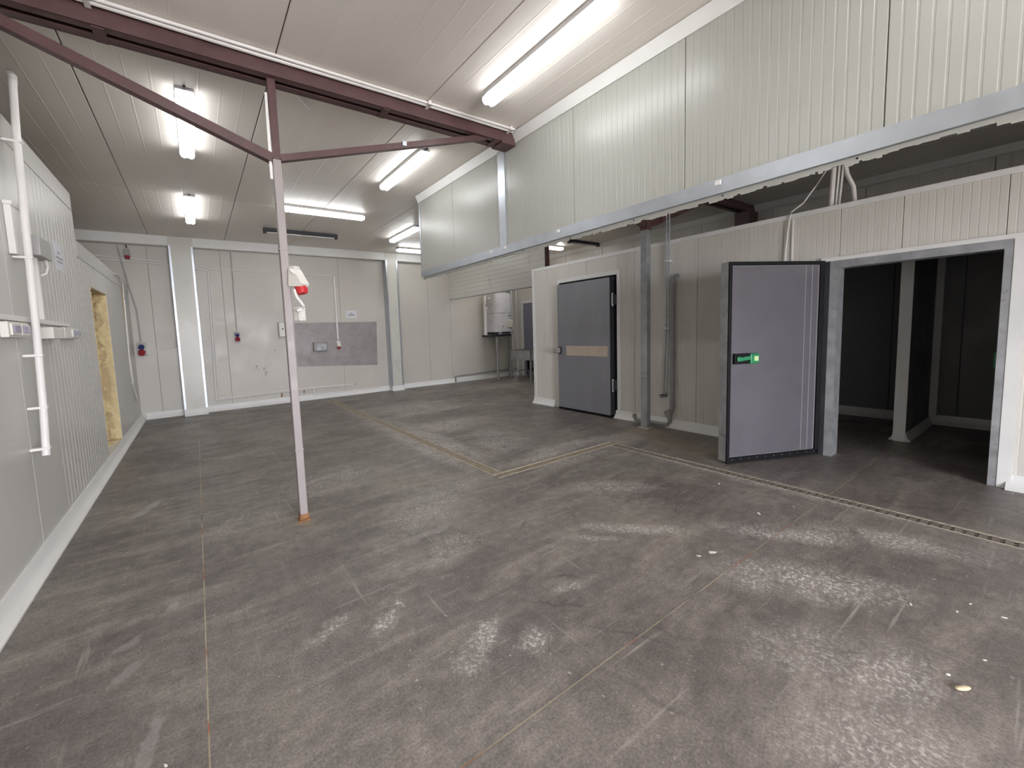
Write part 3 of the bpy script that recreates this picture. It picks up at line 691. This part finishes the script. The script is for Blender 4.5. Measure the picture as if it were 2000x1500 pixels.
notice('paper_notice', (2.94, YB, 1.80), (1, 0, 0), .25, .17, (0, -1, 0), 'white paper notice above the steel splashback')
cbp = [(XL+.012, 8.05, 2.45), (XL+.03, 8.35, 2.46), (XL+.03, 8.60, 2.36), (XL+.025, 8.66, 2.1), (XL+.02, 8.60, 1.6), (XL+.012, 8.62, 1.2), (XL+.012, 8.7, .75), (XL+.02, 8.95, .42)]
B().tube(cbp, .012, 8).build('hanging_cable', 'conduit', None, True, label='white cable drooping down the far left wall past the foam strip', cat='cable')

# ------------------------------------------------------------------ sockets with red covers
def cee(p, rz, label, s=1., body='plastic', cover='redp', combo=False):
    t = thing('industrial_socket', p, label, 'socket', None, rz, True)
    # local: wall behind at +y, front is -y, origin at the bottom of the back plate
    if combo:
        B().box(-.06*s, .06*s, -.07*s, -.0015, 0, .24*s, .01).build('housing', 'grey', t)
        B().tube([(0, -.06*s, .17*s), (0, -.11*s, .15*s)], .045*s, 12).build('blue_outlet', 'blue', t, True)
        B().tube([(0, -.06*s, .08*s), (0, -.12*s, .05*s)], .052*s, 12).build('red_outlet', 'redd', t, True)
        B().box(-.058*s, .058*s, -.075*s, -.0705*s, .115*s, .13*s).build('divider', 'plastic', t)
        return t
    q = B(); q.prism([(-.052*s, .06*s), (.052*s, .06*s), (.040*s, .20*s), (.028*s, .225*s), (-.028*s, .225*s), (-.040*s, .20*s)], (0, -.0015, 0), (1, 0, 0), (0, 0, 1), (0, -.055*s, 0))
    q.prism([(-.001, .06*s), (-.055*s, .20*s), (-.13*s, .075*s), (-.115*s, .055*s)], (-.048*s, 0, 0), (0, 1, 0), (0, 0, 1), (.096*s, 0, 0))
    q.build('housing', body, t)
    B().tube([(0, -.072*s, .075*s), (0, -.090*s, .02*s), (0, -.096*s, .0)], .047*s, 14, .040*s).build('cover', cover, t, True)
    B().box(-.02*s, .02*s, -.135*s, -.11*s, .0, .05*s, .004).build('lid_catch', cover, t)
    return t
sp = PY(570, 572, PYc-.02)
cee((PXc+.042, PYc-.02, sp.z-.01), .65, 'cream socket with bright red cover on the slim steel post', .88)
cee((.70, YB, 1.36), 0, 'small red wall socket hanging left of the slim post', .8, 'grey', 'redd', combo=True)
cee((2.712, YB, 1.10), 0, 'small red socket in front of the steel splashback', .85, 'plastic', 'redd')
cee((-.886, YB, 2.90), 0, 'red-bottomed socket high in the back left corner', .85, 'grey', 'redd')
cee((-.83, YB, 1.17), 0, 'blue and red double socket low in the back left corner', 1.0, combo=True)
# switch box hanging under the post socket
t = thing('switch_box', (PXc+.074, PYc-.03, PY(577, 627, PYc-.04).z), 'white switch box on the slim post below its red socket', 'switch', None, .5, True)
B().box(-.03, .03, -.03, .03, 0, .10, .005).build('body', 'plastic', t)
B().box(-.02, .02, -.036, -.03, .02, .07, .003).build('rocker', 'plastic', t)
def ppt(x, y, dx=0.): return PY(x, y, PYc-.085)+Vector((.012, 0, 0))
B().tube([ppt(571, 565), ppt(576, 580), ppt(584, 590), ppt(590, 598), ppt(587, 604), ppt(576, 607)], .010, 8).build('socket_cable', 'conduit', None, True, label='frayed white cable between post socket and switch box', cat='cable')
B().tube([ppt(563, 526), ppt(570, 532), ppt(574, 538)], .011, 8).build('socket_cable', 'conduit', None, True, label='short white cable entering the top of the post socket', cat='cable')

# ------------------------------------------------------------------ back wall services
def bw(pts, r, label, dy=.016, mt='conduit', name='wall_conduit', cat='conduit'):
    B().tube([(x, YB-dy, z) for x, z in pts], r, 8).build(name, mt, None, True, label=label, cat=cat)
bw([(-1.9, 2.97), (-1.3, 2.93), (-.30, 2.875)], .011, 'upper white conduit crossing the back wall left of the left pillar')
bw([(-1.9, 2.925), (-1.3, 2.885), (-.30, 2.83)], .011, 'lower white conduit crossing the back wall left of the left pillar')
bw([(.10, 2.83), (.30, 2.80), (.335, 2.77), (.28, .27), (.285, .245)], .010, 'white conduit dropping down the wall just right of the left pillar')
bw([(.10, 2.79), (.27, 2.765), (.30, 2.74), (.24, .24), (.26, .22), (1.3, .235), (2.09, .255), (2.10, .10), (3.68, .10)], .018, 'long white conduit running low along the back wall to the right pillar')
bw([(.29, .245), (1.5, .262), (2.2, .262), (3.02, .245)], .014, 'thin white conduit running low on the back wall, ending below the splashback', .042)
B().tube([(3.02, YB-.042, .245), (3.05, YB-.042, .245)], .016, 8).build('conduit_end', 'pvcgrey', None, True, label='grey end of the thin low conduit on the back wall', cat='conduit end')
bw([(.37, 2.78), (1.5, 2.765), (2.70, 2.745)], .009, 'thin horizontal white conduit high on the back wall behind the post')
B().box(2.695, 2.73, YB-.03, YB-.001, 1.31, 2.733, .003).build('cable_trunking', 'conduit', None, label='vertical white trunking down to the splashback socket', cat='trunking')
bw([(.715, 3.14), (.705, 2.3), (.70, 1.56)], .009, 'thin conduit down to the red socket left of the slim post', mt='grey')
bw([(-1.02, 3.14), (-.93, 2.5), (-.845, 2.0), (-.835, 1.42)], .012, 'cable bowing down to the double socket in the back left corner', mt='grey', name='wall_cable', cat='cable')
bw([(-1.62, 3.14), (-1.52, 2.9), (-1.48, 2.5)], .012, 'white cable in the far back left corner above the partition', name='wall_cable', cat='cable')
bw([(-.77, 1.19), (-.70, 1.17), (-.62, 1.26), (-.55, 1.29), (-.30, 1.30)], .007, 'thin wire looping right from the double corner socket', name='wall_cable', cat='cable')
B().tube([(-.886, YB-.03, 3.09), (-.90, YB-.03, 3.145)], .010, 8).build('wall_cable', 'dark', None, True, label='stub of dark cable above the high corner socket', cat='cable')
t = thing('splashback', (2.75, YB, .66), 'grey steel splashback sheet fixed to the back wall', 'splashback')
a, b_ = 1.80, 3.63
B().prism([(a, .76), (b_, .655), (b_+.04, 1.70), (a, 1.71)], (0, YB-.0015, 0), (1, 0, 0), (0, 0, 1), (0, -.003, 0)).build('sheet', 'steel', t)
t = thing('paper_dispenser', (2.295, YB, 1.05), 'grey metal paper dispenser on the steel splashback', 'dispenser')
B().box(2.15, 2.44, YB-.11, YB-.005, 1.06, 1.27, .02).build('body', 'steel', t)
B().box(2.21, 2.43, YB-.118, YB-.109, 1.085, 1.235, .006).build('front_cover', 'galv_dull', t)
B().box(2.325, 2.333, YB-.121, YB-.117, 1.10, 1.17).build('slot', 'black', t)
t = thing('electric_box', (1.6, YB, 1.42), 'small grey locked electric box half hidden by the slim post', 'box')
B().box(1.47, 1.68, YB-.09, YB-.001, 1.42, 1.73, .006).build('body', 'grey', t)
B().box(1.48, 1.67, YB-.097, YB-.09, 1.43, 1.72, .003).build('door', 'plastic', t)
B().tube([(1.545, YB-.096, 1.585), (1.545, YB-.103, 1.585)], .014, 10).build('lock', 'black', t)
for i, (x, z, h) in enumerate(((.99, .78, .07), (1.13, .74, .05), (1.16, .62, .09), (1.36, 1.12, .03))):
    q = B().box(x, x+.012, YB-.0025, YB-.0005, z, z+h).box(x, x+.05, YB-.0025, YB-.0005, z+h*.7, z+h*.7+.01)
    q.build('wall_scuff', 'ink', wb)
for x, wd, z0, z1 in ((1.42, .04, .14, .25), (1.88, .035, .17, .24)):
    B().prism([(0, 0), (wd*.5, -.01), (wd, .01), (wd*.8, z1-z0), (wd*.3, (z1-z0)*.8)], (x, YB-.001, z0), (1, 0, 0), (0, 0, 1), (0, -.002, 0)).build('rust_stain', 'rust', wb)

# ------------------------------------------------------------------ alcove: boiler, sink, pipes, door
BO = t = thing('boiler', (7.15, 9.2, 1.29), 'tall white wall boiler in the alcove', 'boiler')
bxc, byf, byb, hw_ = 7.20, 8.93, 9.42, .30
def bprof(k=1., inset=0.):
    o = []; n = 14
    for i in range(n+1):
        a = math.pi*i/n; cx = math.cos(a); sx = math.sin(a)
        o.append((math.copysign(abs(cx)**.5, cx)*(hw_-inset), -(abs(sx)**.6)*(.22-inset)*k))
    return o
def bshell(z0, z1, inset=0.):
    pts = [(bxc+a, byf+.22+b) for a, b in bprof(1, inset)]+[(bxc-hw_+inset, byb), (bxc+hw_-inset, byb)]
    return B().prism(pts, (0, 0, z0), (1, 0, 0), (0, 1, 0), (0, 0, z1-z0))
bshell(1.33, 1.845).build('lower_casing', 'boiler', t, True)
bshell(1.845, 1.853, .006).build('casing_gap', 'dark', t, True)
bshell(1.853, 2.36).build('upper_casing', 'boiler', t, True)
bshell(2.36, 2.40, .03).build('dome', 'boiler', t, True)
bshell(1.29, 1.33, .012).build('base_rim', 'dark', t, True)
B().box(bxc+.05, bxc+.27, byf-.022, byf+.05, 1.44, 1.66, .02).build('control_panel', 'plastic', t)
B().box(bxc+.11, bxc+.20, byf-.006, byf+.06, 1.765, 1.785, .003).build('vent_slot', 'black', t)
B().box(bxc-.08, bxc-.06, byf-.004, byf+.03, 1.46, 1.50, .002).build('gauge', 'dark', t)
for x in (-.22, .19): B().box(bxc+x, bxc+x+.07, byf-.03, byf+.06, 1.255, 1.33, .006).build('foot', 'lilac', t)
t = thing('boiler_stand', (7.0, 9.15, 0), 'dark steel stand with a grey leg under the boiler', 'stand')
B().box(6.78, 7.46, 9.0, 9.48, 1.20, 1.253).build('shelf', 'dark', t)
B().tube([(6.93, 8.98, 0), (6.93, 8.98, 1.20)], .03, 10).build('leg', 'galv_dull', t, True)
B().tube([(6.785, 9.30, 1.254), (6.785, 9.30, 2.35)], .05, 10).build('boiler_flue', 'conduit', None, True, label='pale vertical pipe left of the boiler', cat='pipe')
B().tube([(6.86, 9.15, 2.28), (6.76, 9.14, 2.25), (6.71, 9.14, 2.05), (6.75, 9.14, 1.98)], .02, 8).build('vent_pipe', 'white', BO, True)
B().tube([(7.46, 9.1, 1.62), (7.54, 9.1, 1.62), (7.57, 9.1, 1.60), (7.58, 9.1, 1.45), (7.65, 9.1, 1.38), (7.66, 9.1, 1.05)], .018, 8).build('outlet_pipe', 'white', BO, True)
for i, (x, y, r, mt, lb) in enumerate(((7.66, 9.33, .045, 'pvcgrey', 'thick dark vertical pipe right of the boiler'), (7.80, 9.36, .025, 'conduit', 'thin pale vertical pipe right of the thick dark pipe'), (7.94, 9.30, .022, 'white', 'white vertical pipe closest to the alcove door'))):
    B().tube([(x, y, .002), (x, y, 3.25)], r, 10).build('riser_pipe', mt, None, True, label=lb, cat='pipe')
B().tube([(5.80, YB-.09, .02), (5.80, YB-.09, .14), (5.84, YB-.09, .17), (7.95, YB-.09, .21)], .022, 8).build('floor_pipe', 'pvcgrey', None, True, label='grey pipe along the alcove foot of the back wall', cat='pipe')
t = thing('steel_sink', (7.6, 8.4, 0), 'small stainless steel sink on legs in the alcove', 'sink')
sx0, sx1, sy0, sy1, sz = 7.28, 7.88, 8.02, 8.86, .80
B().box(sx0, sx1, sy0, sy1, sz-.25, sz-.245).box(sx0, sx0+.012, sy0, sy1, sz-.25, sz).box(sx1-.012, sx1, sy0, sy1, sz-.25, sz).box(sx0, sx1, sy0, sy0+.012, sz-.25, sz).box(sx0, sx1, sy1-.012, sy1, sz-.25, sz).build('basin', 'galv_dull', t)
B().box(sx0-.012, sx0+.02, sy0-.012, sy1+.012, sz, sz+.012).box(sx1-.02, sx1+.012, sy0-.012, sy1+.012, sz, sz+.012).box(sx0, sx1, sy0-.012, sy0+.02, sz, sz+.012).box(sx0, sx1, sy1-.02, sy1+.012, sz, sz+.012).build('rim', 'steel', t)
for x in (sx0+.02, sx1-.02):
    for y in (sy0+.02, sy1-.02): B().box(x-.018, x+.018, y-.018, y+.018, 0, sz-.25).build('leg', 'galv_dull', t)
B().box(sx0+.03, sx1-.03, sy0+.01, sy0+.03, .2, .225).box(sx0+.03, sx1-.03, sy1-.03, sy1-.01, .2, .225).build('stretcher', 'galv_dull', t)
B().tube([(7.58, 8.44, sz-.25), (7.58, 8.44, .28), (7.7, 8.44, .25), (7.9, 8.44, .3)], .028, 8).build('drain_trap', 'black', t, True)
d3 = struct(B().box(XR-.05, XR-.001, 8.25, 9.12, .02, 2.12), 'door_3', 'blueribs', label='blue-grey ribbed door in the alcove')
panel(d3, (XR-.05, 9.12, .02), (0, -1, 0), (0, 0, 1), .87, 2.10, 'blueribs', pitch=.09, depth=.006, groove=.03)
B().box(XR-.07, XR-.001, 8.17, 9.20, 2.125, 2.20).build('casing', 'white', d3)
B().box(XR-.07, XR-.001, 9.125, 9.20, .0, 2.122).build('casing', 'white', d3)

# ------------------------------------------------------------------ pipes on the cold room wall
def wp(x, y, off=.05): p = PX(x, y, XW-off); return p
a2_ = wp(1299, 770)
t = thing('water_pipes', (XW-.05, a2_.y, a2_.z), 'pair of thin grey water pipes with taps on the cold room wall', 'pipe')
for xt, xb in ((1302, 1296), (1307.5, 1302)):
    a0, a1, a2 = wp(xt, 470), wp(xt-1.5, 640), wp(xb, 770)
    B().tube([(XW-.05, a0.y, ZC-.02), (XW-.05, a0.y, a0.z), (XW-.05, a1.y, a1.z), (XW-.05, a2.y, a2.z)], .011, 8).build('pipe_run', 'galv_dull', t, True)
    for yy in (510, 641):
        k = wp(xt-(yy-470)*.012, yy)
        B().box(XW-.075, XW-.001, k.y-.018, k.y+.018, k.z-.009, k.z+.009, .003).build('clip', 'white', t)
    v = B().tube([(XW-.05, a2.y, a2.z+.03), (XW-.05, a2.y, a2.z-.02), (XW-.11, a2.y, a2.z-.035)], .015, 8).build('tap', 'galv_dull', t, True)
    B().tube([(XW-.085, a2.y-.03, a2.z-.0), (XW-.085, a2.y+.04, a2.z-.012)], .007, 6).build('lever', 'dark', v, True)
y_ = wp(1314, 650).y; zt_ = wp(1314, 540).z
t = thing('waste_pipe', (XW-.05, y_, 0), 'grey plastic waste pipe rising from the floor on the cold room wall', 'pipe')
B().tube([(XW-.030, y_-.06, zt_+.004), (XW-.034, y_-.035, zt_+.004), (XW-.05, y_, zt_-.03), (XW-.05, y_, 1.4), (XW-.05, y_, .24)], .026, 12).build('riser', 'pvcgrey', t, True)
B().tube([(XW-.05, y_, 1.02), (XW-.05, y_, .95)], .032, 12).tube([(XW-.05, y_, .36), (XW-.05, y_, .28)], .033, 12).tube([(XW-.05, y_-.012, zt_-.055), (XW-.05, y_-.001, zt_-.1)], .031, 12).build('collar', 'pvcgrey', t, True)
B().tube([(XW-.11, y_, .26), (XW-.11, y_, .10), (XW-.11, y_+.035, .055), (XW-.11, y_+.10, .05), (XW-.11, y_+.44, .045), (XW-.11, y_+.5, .05), (XW-.11, y_+.52, .09), (XW-.11, y_+.52, .13)], .028, 12).build('elbow_run', 'pvcgrey', t, True)
B().tube([(XW-.05, y_, .30), (XW-.08, y_, .24), (XW-.11, y_, .18)], .029, 12).build('offset', 'pvcgrey', t, True)
B().tube([(XW-.11, y_, .15), (XW-.115, y_+.05, .23)], .030, 12).build('branch', 'pvcgrey', t, True)
B().tube([(XW-.115, y_+.048, .227), (XW-.1151, y_+.052, .2335)], .026, 12).build('branch_mouth', 'black', t, True)
# cable bundle from ceiling to wall top and down the wall
xc_ = XW+.10
c1 = PX(1628, 360, xc_)
for i, (dx, r, lb) in enumerate(((0, .020, 'thick pale cable of the bundle dropping onto the cold room wall'), (-.035, .009, 'thin pink-white cable in the bundle above the cold room wall'), (-.06, .009, 'second thin cable in the bundle above the cold room wall'))):
    B().tube([(xc_, c1.y+dx, ZC-.002), (xc_, c1.y+dx*1.2, 2.9), (xc_-.01, c1.y+dx+.01, ZT+.008)], r, 8).build('ceiling_cable', 'conduit', None, True, label=lb, cat='cable')
B().tube([(xc_, c1.y-.07, ZC-.002), (xc_, c1.y-.075, 2.9), (xc_, c1.y-.10, 2.75), (xc_, c1.y-.15, 2.62), (xc_, c1.y-.165, ZT+.008)], .017, 8).build('ceiling_cable', 'conduit', None, True, label='pale cable bending away to the right of the cable bundle', cat='cable')
e0, e1 = PX(1545, 420, XW-.02), PX(1540, 450, XW-.02)
B().tube([(xc_, c1.y+.04, ZC-.002), (xc_, c1.y+.05, 2.85), (xc_-.02, c1.y+.14, 2.70), (xc_-.06, e0.y-.08, 2.56), (XW-.02, e0.y, 2.485), (XW-.022, e0.y+.01, 2.42), (XW-.022, e0.y+.03, 2.2), (XW-.022, e0.y+.045, 1.96), (XW-.022, e0.y+.02, 1.5)], .007, 6).build('ceiling_cable', 'conduit', None, True, label='thin white cable hanging slack behind the open door', cat='cable')
B().box(XW-.012, XW-.0005, e0.y-.02, e0.y-.008, 1.5, ZT-.044).build('cable_trunking', 'conduit', None, label='narrow trunking on the cold room wall behind the open door', cat='trunking')

# ------------------------------------------------------------------ small things on the floor
p = F(1880, 1347)
bm = B(); bmesh.ops.create_uvsphere(bm.bm, u_segments=14, v_segments=8, radius=1)
for v in bm.bm.verts:
    c, s_ = math.cos(-.55), math.sin(-.55); x, y, z = v.co.x*.030, v.co.y*.011, v.co.z*.007
    v.co = (p.x+x*c-y*s_, p.y+x*s_+y*c, .007+z)
bm.build('pebble', 'tan', None, 'all', label='flat oval tan pebble on the near right floor', cat='pebble')
for i, (x, y, r) in enumerate(((1482, 1003, .02), (1390, 1079, .03), (1364, 1086, .014), (1779, 1181, .012), (1869, 1195, .008), (1895, 1180, .008), (1923, 1290, .008), (1962, 1207, .010), (1852, 1318, .012), (1550, 990, .012), (324, 1496, .010), (1405, 945, .012))):
    p = F(x, y); a = random.uniform(0, 6); q = B()
    r *= .62; pts = [(r*random.uniform(.6, 1.1)*math.cos(k*math.pi/3)*1.6, r*random.uniform(.4, .8)*math.sin(k*math.pi/3)) for k in range(6)]
    q.prism(pts, (p.x, p.y, .0003), (math.cos(a), math.sin(a), 0), (-math.sin(a), math.cos(a), 0), (0, 0, .003))
    q.build('paint_chip', 'chip', None, label='tiny white paint chip lying on the concrete floor', cat='chip', group='paint chips on the floor')
